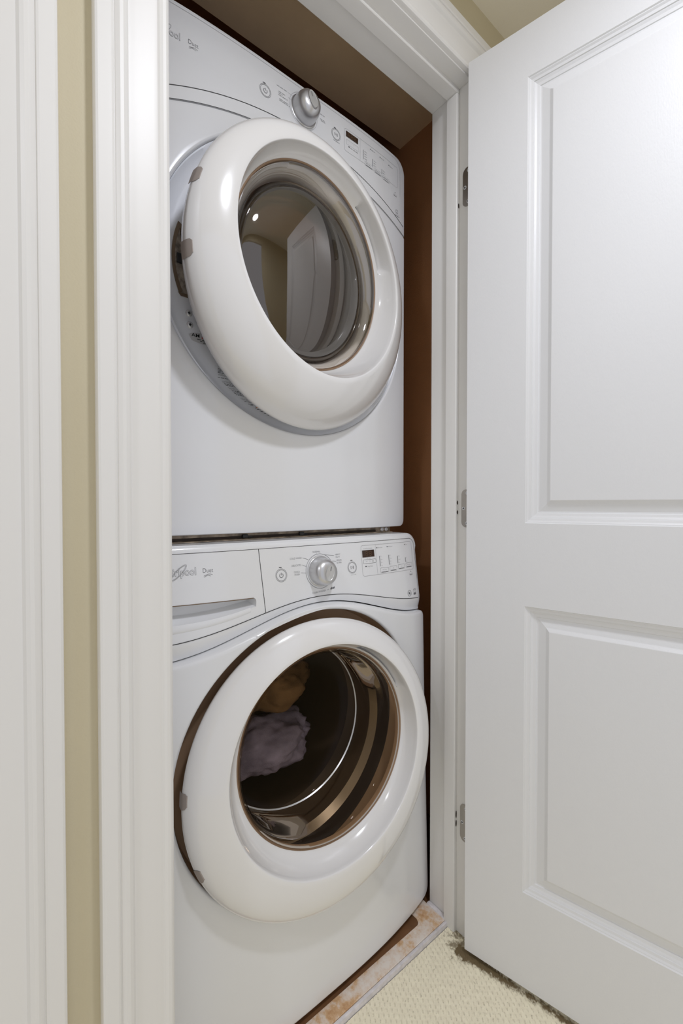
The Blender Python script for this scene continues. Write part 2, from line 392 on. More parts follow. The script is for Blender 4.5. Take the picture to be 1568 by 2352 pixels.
def rrect(x0, x1, z0, z1, r, top=None, bot=None):
    def f(x, z):
        zt = top(x) if top else z1; zb = bot(x) if bot else z0
        if x < x0 or x > x1 or z < zb or z > zt: return False
        for (rx, cz_, up) in ((r[0], zt, 1), (r[1], zb, 0)):
            if rx <= 0: continue
            dx = (x0+rx)-x if x < x0+rx else (x-(x1-rx) if x > x1-rx else 0)
            dz = z-(zt-rx) if up else (zb+rx)-z
            if dx > 0 and dz > 0 and dx*dx+dz*dz > rx*rx: return False
        return True
    return f
class Face:
    """printing on a machine front: (x, z) on the curved face, offset outward"""
    def __init__(s, Yf, off=0.0005): s.Y = Yf; s.off = off
    def p(s, x, z, o=0.0): return (x, s.Y(x, z)-s.off-o, z)
    def strip(s, q, pts, w, o=0.0, closed=False):
        P0 = [Vector(p) for p in pts]; P = []
        for i in range(len(P0)):
            P.append(P0[i])
            if i == len(P0)-1 and not closed: break
            e = P0[(i+1) % len(P0)]; k_ = int((e-P0[i]).length/0.006)
            for j in range(1, k_+1): P.append(P0[i].lerp(e, j/(k_+1)))
        n = len(P); L = []
        for i in range(n):
            if closed: d = P[(i+1) % n]-P[i-1]
            else: d = P[min(i+1, n-1)]-P[max(i-1, 0)]
            d = d.normalized(); nrm = Vector((-d.y, d.x))*w/2
            L.append((P[i]+nrm, P[i]-nrm))
        V = []; F = []
        for a, b in L: V += [s.p(a.x, a.y, o), s.p(b.x, b.y, o)]
        for i in range(n if closed else n-1):
            j = (i+1) % n; F.append((2*i, 2*i+1, 2*j+1, 2*j))
        q.add(V, F)
    def poly(s, q, pts, o=0.0): q.add([s.p(x, z, o) for x, z in pts], [tuple(range(len(pts)))])
    def circle(s, q, x, z, r, w, o=0.0, sx=1.0, sz=1.0, n=40, rot=0.0):
        c, sn = cos(rot), sin(rot)
        s.strip(q, [(x+(r*sx*cos(2*pi*k/n))*c-(r*sz*sin(2*pi*k/n))*sn, z+(r*sx*cos(2*pi*k/n))*sn+(r*sz*sin(2*pi*k/n))*c) for k in range(n)], w, o, True)
    def disc(s, q, x, z, r, o=0.0, sx=1.0, n=24): s.poly(q, [(x+r*sx*cos(2*pi*k/n), z+r*sin(2*pi*k/n)) for k in range(n)], o)
    def rrect(s, q, x0, z0, x1, z1, r, w, o=0.0):
        P = []
        for cx, cz, a0 in ((x1-r, z1-r, 0), (x0+r, z1-r, 90), (x0+r, z0+r, 180), (x1-r, z0+r, 270)):
            for k in range(5):
                a = R(a0+90*k/4); P.append((cx+r*cos(a), cz+r*sin(a)))
        s.strip(q, P, w, o, True)
    def text(s, q, txt, size, x, z, align='CENTER', sx=0.85, rot=0.0, o=0.0, bold=0.0, shear=0.0):
        c = bpy.data.curves.new('t', 'FONT'); c.body = txt; c.size = size; c.align_x = align; c.align_y = 'CENTER'; c.offset = bold if bold else -0.018*size; c.shear = shear
        c.resolution_u = 3
        ob = bpy.data.objects.new('t', c); COL.objects.link(ob)
        bpy.context.view_layer.update()
        me = bpy.data.meshes.new_from_object(ob.evaluated_get(bpy.context.evaluated_depsgraph_get()))
        V = []
        for v in me.vertices:
            a, b = v.co.x*sx, v.co.y
            V.append(s.p(x+a*cos(rot)-b*sin(rot), z+a*sin(rot)+b*cos(rot), o))
        q.add(V, [tuple(f.vertices) for f in me.polygons])
        bpy.data.objects.remove(ob); bpy.data.curves.remove(c); bpy.data.meshes.remove(me)
    def illegible(s, q, x, z, length, h, seed=0):
        """print too small to read in the photograph: word-long dashes"""
        rnd = random.Random(seed); t = 0
        while t < length:
            l = min(rnd.uniform(2.2, 5.0)*h, length-t)
            s.poly(q, [(x+t, z-h*0.35), (x+t+l, z-h*0.35), (x+t+l, z+h*0.35), (x+t, z+h*0.35)])
            t += l+h*0.8

def frame(O, a, b):
    a, b = R(a), R(b); u = Vector((cos(a), -sin(a), 0)); nb = Vector((sin(a), cos(a), 0))
    wv = Vector((0, 0, 1))*cos(b)+nb*sin(b); nf = u.cross(wv)
    O = Vector(O)
    return lambda x, z, n: O+u*x+wv*z+nf*n
def circ_ring(P, c, r, n_, N=192, pocket=None):
    out = []
    for k in range(N):
        a = 2*pi*k/N; nn = n_+(pocket(math.degrees(a)) if pocket else 0)
        out.append(P(c[0]+r*cos(a), c[1]+r*sin(a), nn))
    return out
def lerp(a, b, t): return tuple(x+(y-x)*t for x, y in zip(a, b))
def door_ring(P, c0, R0, PB, cB, RB, c2, R2, ng, pk, nb=-0.034, dd=0.018, N=192):
    """the thick round door moulding: tapering outer wall, face rolling up to an eccentric crest (its own plane PB),
    concave slope down to the window with a hand pocket"""
    q = MB(); rg = []
    for dr, n in ((0.040, nb), (0.0150, nb), (0.0110, nb+0.002), (0.0090, nb+0.007), (0.0035, nb+0.018)): rg.append(circ_ring(P, c0, R0-dr, n))
    A = circ_ring(P, c0, R0, -0.004); B = circ_ring(PB, cB, RB, 0.0); G = circ_ring(P, c2, R2, ng)
    nf = (P(0, 0, 1)-P(0, 0, 0)).normalized()
    rg.append(A)
    for k in range(1, 15):
        t = k/14; row = []
        f = 1-cos(t*pi/2); g = sin(t*pi/2)
        f = 0.75*f+0.25*t; g = 0.80*g+0.20*t
        for a_, b_ in zip(A, B):
            d = b_-a_; dn = d.dot(nf); row.append(a_+(d-nf*dn)*f+nf*dn*g)
        rg.append(row)
    # small roll over the crest
    def slope(f, g, lift=0.0, pr=0.0):
        row = []
        for k, (b_, g_) in enumerate(zip(B, G)):
            deg = 360*k/N
            if deg > 180: deg -= 360
            d = g_-b_; dn = d.dot(nf)
            e = min(1, max(0, (deg-pk[0])/1.7))*min(1, max(0, (pk[1]-deg)/1.7))*pr
            row.append(b_+(d-nf*dn)*f+nf*(dn*g+lift-dd*e))
        rg.append(row)
    slope(0.05, 0.01); slope(0.10, 0.05)
    for t, pr in ((0.16, 0), (0.19, 0.8), (0.3, 1), (0.45, 1), (0.6, 0.9), (0.72, 0.7), (0.76, 0), (0.85, 0), (0.93, 0), (1.0, 0)):
        f = 0.5*t+0.5*(1-cos(t*pi/2)); g = 0.45*t+0.55*sin(t*pi/2)
        slope(f+(0.06*(1-t)), g, 0, pr)
    rg.append(circ_ring(P, c2, R2-0.0005, ng-0.012))
    q.loft(rg, True, False, False)
    return q
def disc_rings(P, c, R0, n0, dome, N=96, rows=14):
    return [circ_ring(P, c, R0*cos(k/rows*pi/2) if k < rows else 0.0005, n0+dome*sin(k/rows*pi/2), N) for k in range(rows+1)]

def knob(parent, P, r=0.0285, h=0.034, tilt=0.0):
    k = MB(); rg = []
    for rr, n in ((r+0.0030, 0.0), (r+0.0030, 0.0014), (r+0.0008, 0.0018), (r, 0.003), (r*0.995, 0.009), (r*0.98, 0.015), (r*0.95, 0.021), (r*0.89, 0.0265), (r*0.80, 0.031), (r*0.66, 0.0345), (r*0.45, 0.0365), (r*0.02, 0.0375)):
        rg.append(circ_ring(P, (0, 0), rr, n*h/0.0375, 64))
    k.loft(rg, True, True, True); kb = k.build('dial', M['chrome'], parent, 60)
    g = MB(); rg = []; h = h+0.0012
    for f, n in ((1.12, h-0.012), (1.06, h-0.005), (1.0, h-0.0014), (0.95, h), (0.90, h-0.0006), (0.02, h-0.0004)):
        ring = []
        for i in range(48):
            a = 2*pi*i/48; x = r*0.36*cos(a)*f; z = r*0.58*sin(a)*f
            c, s = cos(tilt), sin(tilt); ring.append(P(x*c-z*s, x*s+z*c, n))
        rg.append(ring)
    g.loft(rg, True, True, True); gp = g.build('dial_grip', M['chrome2'], kb, 35)
    m = MB(); c, s = cos(tilt), sin(tilt)
    pt = lambda x, z: P(x*c-z*s, x*s+z*c, h+0.0004)
    m.add([pt(-0.0005, r*0.15), pt(0.0005, r*0.15), pt(0.0005, r*0.46), pt(-0.0005, r*0.46)], [(0, 1, 2, 3)]); m.build('pointer_line', M['print'], kb)
    return kb

def button_print(F, q, x, z, kind):
    F.circle(q, x, z, 0.0130, 0.0005); F.circle(q, x, z, 0.0110, 0.0006)
    if kind == 'power':
        F.strip(q, [(x+0.0042*cos(R(a)), z-0.0003+0.0042*sin(R(a))) for a in range(-235, 56, 15)], 0.0009)
        F.strip(q, [(x, z), (x, z+0.0052)], 0.0009)
    else:
        F.strip(q, [(x-0.0045, z+0.0034), (x-0.0045, z-0.0034), (x+0.0002, z)], 0.0007, closed=True)
        F.strip(q, [(x+0.0022, z+0.0034), (x+0.0022, z-0.0034)], 0.0008); F.strip(q, [(x+0.0045, z+0.0034), (x+0.0045, z-0.0034)], 0.0008)
def led(F, q, x, z, w=0.006, h=0.0016): F.poly(q, [(x-w/2, z-h/2), (x+w/2, z-h/2), (x+w/2, z+h/2), (x-w/2, z+h/2)])
def brand(F, q, x_end, z, size):
    """outlined italic-less brand word with its swooping ellipse, then the range name"""
    F.text(q['pale'], 'Whirlpool', size, x_end, z, 'RIGHT', 0.83, bold=size*0.028)
    F.text(q['white'], 'Whirlpool', size, x_end, z, 'RIGHT', 0.83, o=0.0003, bold=-size*0.008)
def swoosh(F, q, x, z, w=0.016):
    for dz, f in ((0, 1.0), (-0.0022, 0.75)):
        F.strip(q, [(x+w*(t/12)*f+(1-f)*0.001, z+dz+0.0016*sin((t/12-0.25)*pi*1.4)) for t in range(13)], 0.0005)

def displ(F, parent, x0, z0, x1, z1, n):
    q = MB(); F.poly(q, [(x0, z0), (x1, z0), (x1, z1), (x0, z1)], 0.0004); d = q.build('display', M['display'], parent)
    g = MB(); w_ = (x1-x0)/(n+1.2); hh = (z1-z0)*0.31; cz = (z0+z1)/2
    for i in range(n):
        cx = x0+w_*(i+1.1); e = w_*0.30; t = 0.0009
        for zz in (-hh, 0, hh): F.strip(g, [(cx-e+0.0008, cz+zz), (cx+e-0.0008, cz+zz)], t, 0.0007)
        for xx in (-e, e):
            F.strip(g, [(cx+xx, cz+0.0007), (cx+xx, cz+hh-0.0007)], t, 0.0007); F.strip(g, [(cx+xx, cz-0.0007), (cx+xx, cz-hh+0.0007)], t, 0.0007)
    g.build('display_digit', M['digit'], d)

def lettering(q, name, parent, m='print'):
    o = q.build(name, M[m], parent); o['kind'] = 'stuff'; return o
# ================================================================== WASHER
def w_arch1(x): return 0.795+0.023*(1+cos(pi*max(-1, min(1, (x-0.343)/0.335))))
def w_shoulder(x): return 0.7625+0.0325*(1+cos(pi*max(-1, min(1, (x-0.34)/0.335))))
def Yw(x, z):
    return 0.089+0.034*tt(x)**2.6+0.020*max(0, min(1, z/0.8))
def Yc(x, z):
    y = 0.135+(z-0.8)*0.133+0.016*tt(x)**4
    a = w_arch1(x)
    if z < a: y += 0.011*min(1, (a-z)/0.03)**1.3
    return y
washer = empty('washing_machine', 'white front-loading washing machine under the dryer, dark cloth behind its round window', 'washer')
FW = Face(Yc)
HCX, HCZ, HR = 0.318, 0.5285, 0.290
cab = shell(HCX, HCZ, rrect(XL, XRT, 0.023, 0.80, (0.012, 0.022), top=lambda x: w_shoulder(x)-0.0015), Yw, 0.86, hole=HR, bev=0.009)
cab.build('cabinet', M['enamel'], washer, 42)
# foot: dark recessed plinth and levelling feet
q = MB(); q.box((XL+0.03, 0.17, 0.012), (XRT-0.03, 0.80, 0.05)); q.build('plinth', M['dark'], washer)
for x in (XL+0.06, XRT-0.06):
    for y in (0.20, 0.78):
        q = MB(); q.tube([(x, y, 0.0005 if y > 0.2 else 0.0119), (x, y, 0.016), (x, y, 0.04)], [0.02, 0.018, 0.008], 16); q.build('foot', M['black'], washer, 30)
# recess ring behind the door, bellows mouth and drum
Pn = lambda x, z, n: Vector((HCX+x, 0.125-n, HCZ+z))
q = MB(); q.loft([[(p[0], Yw(p[0], p[2])+0.006, p[2]) for p in circ_ring(Pn, (0, 0), HR-0.0002, 0, 192)], circ_ring(Pn, (0, 0), HR-0.004, -0.035, 192), circ_ring(Pn, (0, 0), 0.25, -0.037, 192)], True)
q.build('door_recess', M['gap'], washer, 40)
q = MB(); q.loft([circ_ring(Pn, (0, 0), 0.251, -0.0368, 96), circ_ring(Pn, (0, 0), 0.216, -0.044, 96)], True); q.build('mouth_gasket', M['dark'], washer, 40)
q = MB(); q.loft([circ_ring(Pn, (0, 0), 0.216, -0.044, 96), circ_ring(Pn, (0, 0), 0.205, -0.06, 96), circ_ring(Pn, (0, 0), 0.21, -0.10, 96), circ_ring(Pn, (0, 0), 0.20, -0.14, 96), circ_ring(Pn, (0, 0), 0.235, -0.15, 96), circ_ring(Pn, (0, 0), 0.24, -0.46, 96)], True, False, True)
q.build('drum', M['drum'], washer, 40)

# console skin with a real opening for the drawer pull
def console_poly():
    P = []; top = 0.9625; r = 0.034
    for i in range(81): x = XL+(XRT-XL)*i/80; P.append((x, w_shoulder(x)+0.001))
    for k in range(9): a = R(90*k/8); P.append((XRT-r+r*cos(a), top-r+r*sin(a)))
    for i in range(1, 60): P.append((XRT-r-(XRT-XL-2*r)*i/60, top))
    for k in range(9): a = R(90+90*k/8); P.append((XL+r+r*cos(a), top-r+r*sin(a)))
    return P
PULL = []
for i in range(14): t = i/13; PULL.append((0.0345+(0.186-0.0345)*t, 0.8605-0.0035*t))
for k in range(1, 6): a = R(80-90*k/5); PULL.append((0.1855+0.0055*cos(a), 0.850+0.007*sin(a)))
for i in range(16):
    t = i/15; x = 0.190-(0.190-0.0345)*t; PULL.append((x, 0.8400-0.0135*sin(min(1, t*1.15)*pi/2)))
SLOT = [(0.0255, 0.862), (0.0310, 0.862), (0.0312, 0.926), (0.0285, 0.9295), (0.0255, 0.926)]
def pip(x, z, P):
    c = False; n = len(P)
    for i in range(n):
        x1, z1 = P[i]; x2, z2 = P[i-1]
        if (z1 > z) != (z2 > z) and x < (x2-x1)*(z-z1)/(z2-z1)+x1: c = not c
    return c
outer = console_poly()
vs = [Vector(p) for p in outer]; es = [(i, (i+1) % len(outer)) for i in range(len(outer))]
for Pp in (PULL, SLOT):
    k = len(vs); vs += [Vector(p) for p in Pp]; es += [(k+i, k+(i+1) % len(Pp)) for i in range(len(Pp))]
for i in range(1, 112):
    for j in range(36):
        x = XL+i*0.0061; z = 0.766+j*0.0056
        if z > 0.951 or x > XRT-0.011: continue
        if pip(x, z, outer) and not pip(x, z, PULL) and not pip(x, z, SLOT): vs.append(Vector((x, z)))
for d in (0.0006, 0.0018, 0.0036, 0.0060, 0.0085, 0.0104):
    m_ = len(outer)
    for i in range(m_):
        p, a_, b_ = Vector(outer[i]), Vector(outer[i-1]), Vector(outer[(i+1) % m_])
        if p.y < 0.80: continue
        t_ = (b_-a_).normalized(); v_ = p+Vector((-t_.y, t_.x))*d
        if pip(v_.x, v_.y, outer): vs.append(v_)
res = delaunay_2d_cdt(vs, es, [], 0, 1e-5)
V2, F2 = res[0], res[2]; keep = []
for f in F2:
    cx = sum(V2[i].x for i in f)/3; cz = sum(V2[i].y for i in f)/3
    if pip(cx, cz, outer) and not pip(cx, cz, PULL) and not pip(cx, cz, SLOT): keep.append(tuple(f))
def Yround(x, z):
    # roll the top edge and the two sides of the console backwards
    y = Yc(x, z); e = 0.010
    d = min(0.9625-z, x-XL, XRT-x); rr = 0.034
    if z > 0.9625-rr and x > XRT-rr: d = rr-hypot(x-(XRT-rr), z-(0.9625-rr))
    if z > 0.9625-rr and x < XL+rr: d = rr-hypot(x-(XL+rr), z-(0.9625-rr))
    d = max(0, d)
    if d < e: y += e*(1-sqrt(max(0, 1-((e-d)/e)**2)))
    return y
q = MB(); q.add([(v.x, Yround(v.x, v.y), v.y) for v in V2], keep)
q.loft([[(x, Yround(x, z), z) for x, z in outer], [(x, 0.78, z) for x, z in outer]], True, False, True)
q.build('console', M['enamel'], washer, 50)
# drawer pull scoop
def inset(P, d, dz=0):
    cx = sum(p[0] for p in P)/len(P); cz = sum(p[1] for p in P)/len(P)
    return [(cx+(x-cx)*(1-d*2), cz+(z-cz)*(1-d*5)+dz) for x, z in P]
q = MB(); I1 = inset(PULL, 0.012, 0.002); I2 = inset(PULL, 0.05, 0.007)
q.loft([[(x, Yc(x, z), z) for x, z in PULL], [(x, Yc(x, z)+0.012, z) for x, z in I1], [(x, Yc(x, z)+0.026, z) for x, z in I2]], True, False, True)
q.build('drawer_pull', M['enamel'], washer, 50)
q = MB(); FW.strip(q, [(x, z-0.0004) for x, z in PULL[:14]], 0.0016, 0.0002); q.build('pull_gap', M['bronze'], washer)  # dark line painted for the shadow along the pull's top edge
q = MB(); q.loft([[(x, Yc(x, z), z) for x, z in SLOT], [(x, Yc(x, z)+0.03, z) for x, z in SLOT]], True, False, True); q.build('drawer_gap', M['bronze'], washer)
# raised drawer lip under the pull
q = MB(); n = 30; rows_ = []
for k, (dz, pr) in enumerate(((0.0005, -0.0004), (-0.004, 0.0010), (-0.010, 0.0012), (-0.0135, -0.0004))):
    rows_.append([FW.p(0.0305+(0.178-0.0305)*i/n, 0.8262+0.0135*(i/n)**2.4+dz*(1-0.35*i/n), pr) for i in range(n+1)])
q.loft(rows_, False); q.build('drawer_lip', M['enamel'], washer, 60)
# seams of the control fascia
q = MB()
seam = [(XL+0.012+(XRT-XL-0.02)*i/70, 0) for i in range(71)]
FW.strip(q, [(x, w_arch1(x)) for x, _ in seam if x < 0.660], 0.0013)
top_line = [(XL+0.01+(0.640-XL-0.01)*i/50, 0.949) for i in range(51)]+[(0.640+0.019*sin(R(90*k/8)), 0.930+0.019*cos(R(90*k/8))) for k in range(1, 9)]+[(0.6595, 0.90), (0.6600, 0.85), (0.6600, 0.797)]
FW.strip(q, top_line, 0.0008)
FW.strip(q, [(0.2025, 0.949), (0.2060, 0.885), (0.2093, w_arch1(0.2093))], 0.0011)
q.build('fascia_seam', M['black'], washer)

qp = {'pale': MB(), 'white': MB(), 'print': MB()}
brand(FW, qp, 0.0800, 0.9165, 0.0185)
FW.circle(qp['pale'], 0.0495, 0.9165, 0.0185, 0.0007, 0.0005, 1.0, 0.27, 48, R(44)); FW.circle(qp['pale'], 0.0495, 0.9165, 0.0160, 0.0006, 0.0005, 1.0, 0.24, 48, R(44))
FW.text(qp['print'], 'Duet', 0.0118, 0.0905, 0.9165, 'LEFT', 0.80)
swoosh(FW, qp['print'], 0.0925, 0.9085)
def panel_common(F, q, dz, machine):
    """layout shared by both control panels; dz is the shift from the washer's panel"""
    q2 = MB()
    F.rrect(q2, 0.4655, 0.8695+dz, 0.6480, 0.9405+dz, 0.006, 0.0006)
    F.strip(q2, [(0.5125, 0.9400+dz), (0.5125, 0.8705+dz)], 0.0005)
    return q2
qq = MB()
# wash programme print
for tx, x, z, al in (('COLD WASH', 0.3005, 0.9245, 'RIGHT'), ('DELICATES', 0.2985, 0.9098, 'RIGHT'), ('NORMAL', 0.3395, 0.9345, 'CENTER')):
    FW.text(qq, tx, 0.0056, x, z, al, 0.86)
FW.text(qq, 'QUICK', 0.0054, 0.2865, 0.8967, 'CENTER', 0.86); FW.text(qq, 'WASH', 0.0054, 0.2865, 0.8912, 'CENTER', 0.86)
FW.text(qq, 'HEAVY', 0.0054, 0.3960, 0.9250, 'CENTER', 0.86); FW.text(qq, 'DUTY', 0.0054, 0.3960, 0.9195, 'CENTER', 0.86)
FW.text(qq, 'DRAIN', 0.0054, 0.3985, 0.9122, 'CENTER', 0.86); FW.text(qq, '& SPIN', 0.0054, 0.3985, 0.9068, 'CENTER', 0.86)
FW.text(qq, 'CLEAN WASHER', 0.0058, 0.3385, 0.8500, 'CENTER', 0.82, 0.06); FW.text(qq, 'with', 0.0036, 0.3620, 0.8522, 'CENTER', 0.9, 0.15)
FW.text(qq, 'affresh', 0.0062, 0.3745, 0.8540, 'CENTER', 0.72, 0.16, bold=0.0002, shear=0.3)
FW.circle(qq, 0.3453, 0.8935, 0.0365, 0.0006, n=60)
for a, b in (((0.3030, 0.9245), (0.3165, 0.9200)), ((0.3010, 0.9098), (0.3105, 0.9060)), ((0.2965, 0.8940), (0.3085, 0.8925)), ((0.3600, 0.9270), (0.3855, 0.9235)), ((0.3800, 0.9120), (0.3900, 0.9105))):
    FW.strip(qq, [a, b], 0.0005)
FW.disc(qq, 0.3400, 0.9312, 0.0005); FW.disc(qq, 0.3465, 0.8560, 0.0005)
lettering(qq, 'programme_lettering', washer); qq = MB()
button_print(FW, qq, 0.2495, 0.8935, 'power'); lettering(qq, 'power_button', washer); qq = MB()
button_print(FW, qq, 0.4350, 0.8930, 'start'); lettering(qq, 'start_button', washer); qq = MB()
led(FW, qq, 0.2482, 0.9095); led(FW, qq, 0.4342, 0.9090)
FW.text(qq, 'HOLD TO START', 0.0024, 0.4372, 0.8765, 'CENTER', 0.9)
for tx, x, z in (('Door Locked', 0.5205, 0.9325), ('Add Garment', 0.5562, 0.9330), ('Done', 0.6232, 0.9343)):
    led(FW, qq, x-0.0034, z, 0.0028, 0.0022); FW.text(qq, tx, 0.0036, x, z, 'LEFT', 0.78)
FW.text(qq, 'Estimated Time Remaining', 0.0032, 0.4870, 0.9330, 'CENTER', 0.82)
FW.text(qq, 'Hour   Min/Sec', 0.0026, 0.4880, 0.9095, 'CENTER', 0.82)
FW.rrect(qq, 0.4700, 0.8980, 0.5105, 0.9070, 0.0022, 0.0005)
FW.strip(qq, [(0.4790, 0.9025), (0.4825, 0.9025)], 0.0006); FW.strip(qq, [(0.4990, 0.9025), (0.5025, 0.9025)], 0.0006); FW.strip(qq, [(0.50075, 0.9007), (0.50075, 0.9043)], 0.0006); FW.strip(qq, [(0.4905, 0.9005), (0.4905, 0.9045)], 0.0004)
led(FW, qq, 0.4770, 0.8915, 0.0042, 0.0022); FW.text(qq, 'Delay Wash', 0.0042, 0.4815, 0.8910, 'LEFT', 0.82)
BARS = ((0.5235, 0.8880, 0.9126, ('Hot', 'Warm', 'Cool', 'Cold'), (0.5232, 0.8725, 0.5512, 0.8835), 'Wash Temp'),
        (0.5553, 0.8890, 0.9126, ('Fast', 'Medium', 'Slow', 'Off'), (0.5562, 0.8738, 0.5815, 0.8846), 'Spin'),
        (0.5874, 0.8899, 0.9080, ('Heavy', 'Normal', 'Light'), (0.5870, 0.8752, 0.6122, 0.8860), 'Soil'),
        (0.6180, 0.8903, 0.9017, ('On', 'Off'), (0.6180, 0.8765, 0.6425, 0.8872), 'Extra Rinse'))
def bars(F, q, rows, dz=0.0, x_off=0.0):
    for x, z0, z1, words, (bx0, bz0, bx1, bz1), nm in rows:
        F.strip(q, [(x, z0+dz), (x+0.0003, z1+dz)], 0.0013)
        for i, wd in enumerate(words):
            F.text(q, wd, 0.0030, x+0.0030, z1+dz-0.0010-(z1-z0-0.002)*i/max(1, len(words)-1), 'LEFT', 0.8)
        F.rrect(q, bx0, bz0+dz, bx1, bz1+dz, 0.0015, 0.0004)
        F.text(q, nm, 0.0035, (bx0+bx1)/2, (bz0+bz1)/2+dz+0.0008, 'CENTER', 0.78)
        F.strip(q, [(bx0+0.003, bz0+dz+0.0012), (bx1-0.003, bz0+dz+0.0012)], 0.0009)
bars(FW, qq, BARS)
FW.disc(qq, 0.6357, 0.8648, 0.0013); FW.text(qq, 'Control Lock', 0.0034, 0.6357, 0.8598, 'CENTER', 0.8); FW.strip(qq, [(0.6290, 0.8568), (0.6420, 0.8568)], 0.0010); FW.text(qq, 'hold 3 sec', 0.0026, 0.6357, 0.8540, 'CENTER', 0.8)
lettering(qq, 'control_lettering', washer); qq = MB()
# certification ring and energy mark
FW.circle(qq, 0.6220, 0.8109, 0.0072, 0.0008); FW.text(qq, 'NSF', 0.0052, 0.6220, 0.8109, 'CENTER', 0.8, R(35), bold=0.0002); FW.strip(qq, [(0.6172, 0.8149), (0.6268, 0.8069)], 0.0009)
FW.rrect(qq, 0.6385, 0.8105, 0.6490, 0.8190, 0.0006, 0.0004); FW.text(qq, 'energy', 0.0032, 0.6438, 0.8155, 'CENTER', 0.8, R(14), shear=0.3); FW.strip(qq, [(0.6395+0.0085*t/8, 0.8168+0.0016*sin(pi*t/8)) for t in range(9)], 0.0004)
FW.poly(qq, [(0.6388, 0.8048), (0.6488, 0.8048), (0.6488, 0.8092), (0.6388, 0.8092)])
wl = MB(); FW.text(wl, 'ENERGY STAR', 0.0026, 0.6438, 0.8070, 'CENTER', 0.72, o=0.0003); lettering(wl, 'badge_lettering', washer, 'enamel')
lettering(qq, 'certification_mark', washer); lettering(qp['print'], 'range_lettering', washer)
panel_common(FW, None, 0.0, 'w').build('panel_outline', M['pale'], washer)
qp['pale'].build('brand_outline', M['pale'], washer); qp['white'].build('brand_lettering', M['enamel'], washer)
displ(FW, washer, 0.4685, 0.9128, 0.5065, 0.9290, 2)
Kw = lambda x, z, n: Vector((0.3453+x, Yc(0.3453, 0.8935)-n+z*0.133, 0.8935+z))
knob(washer, Kw, 0.0300, 0.036, R(-20))

# the door
wd = MB()
PW = frame((0.33, 0.075, 0.5), 5, 5)
c0, c1, c2 = (-0.017, 0.025), (-0.011, 0.040), (-0.001, 0.045)
dw = door_ring(PW, c0, 0.2795, frame((0.33, 0.052, 0.5), 5, 5), (-0.011, 0.040), 0.2165, c2, 0.195, -0.020, (24, 66), nb=-0.034, dd=0.024)
wdoor = dw.build('door', M['ring'], washer, 50)
# window rim, bowl reaching into the drum, thin bright edge, smoky end
q = MB(); q.loft([circ_ring(PW, c2, 0.1955, -0.021), circ_ring(PW, c2, 0.1945, -0.0195), circ_ring(PW, c2, 0.1915, -0.0215), circ_ring(PW, c2, 0.1900, -0.026), circ_ring(PW, c2, 0.1905, -0.034)], True)
q.build('window_gasket', M['gap'], wdoor, 50)
cE = (-0.040, 0.070)
q = MB(); rg = []
for t, r, n in ((0.0, 0.1915, -0.022), (0.05, 0.189, -0.016), (0.12, 0.184, -0.015), (0.2, 0.1795, -0.022), (0.3, 0.1775, -0.034), (0.5, 0.1765, -0.058), (0.75, 0.1775, -0.085), (0.95, 0.1775, -0.108), (1.0, 0.1755, -0.112)):
    rg.append(circ_ring(PW, lerp(c2, cE, t), r, n, 128))
q.loft(rg, True); q.build('window_bowl', M['glass_w'], wdoor, 60)
q = MB(); q.loft([circ_ring(PW, cE, 0.1755, -0.1125, 128), circ_ring(PW, cE, 0.1745, -0.110, 128), circ_ring(PW, cE, 0.1725, -0.1125, 128), circ_ring(PW, cE, 0.1740, -0.115, 128)]+[circ_ring(PW, cE, 0.1755, -0.1125, 128)], True)
q.build('bowl_edge', M['chrome2'], wdoor, 60)
q = MB(); q.loft(disc_rings(PW, cE, 0.173, -0.113, -0.022), True); q.build('bowl_end', M['glass_w'], wdoor, 60)
# latch side notches on the ring's left edge
def notch(P, c0, R0, PB, cB, RB, deg, parent, span=2.7):
    """grey cut-out at the edge of the ring, lying on the start of its rolled face"""
    nf = (P(0, 0, 1)-P(0, 0, 0)).normalized(); q = MB(); rg = []
    for t, w_ in ((-0.06, 1.0), (0.0, 1.0), (0.08, 1.0), (0.16, 0.95), (0.21, 0.7)):
        row = []
        for k in range(9):
            a_ = R(deg+span*w_*(k/4-1)); A = P(c0[0]+R0*cos(a_), c0[1]+R0*sin(a_), -0.004); B = PB(cB[0]+RB*cos(a_), cB[1]+RB*sin(a_), 0)
            u = max(t, 0); f = 0.75*(1-cos(u*pi/2))+0.25*u; g = 0.80*sin(u*pi/2)+0.20*u
            d = B-A; dn = d.dot(nf); out = (A-P(c0[0], c0[1], -0.004)).normalized()
            row.append(A+(d-nf*dn)*f+nf*dn*g+(out*0.0008+nf*0.0006)+(nf*-0.012 if t < 0 else nf*0))
        rg.append(row)
    q.loft(rg, False); inner = [[v-(v-P(c0[0], c0[1], 0)).normalized()*0.003 for v in r] for r in rg]
    q.loft(inner, False); q.loft([rg[-1], inner[-1]], False); q.build('edge_notch', M['grey'], parent, 60)
for dg in (176, 203): notch(PW, c0, 0.2795, frame((0.33, 0.052, 0.5), 5, 5), (-0.011, 0.040), 0.2165, dg, wdoor)

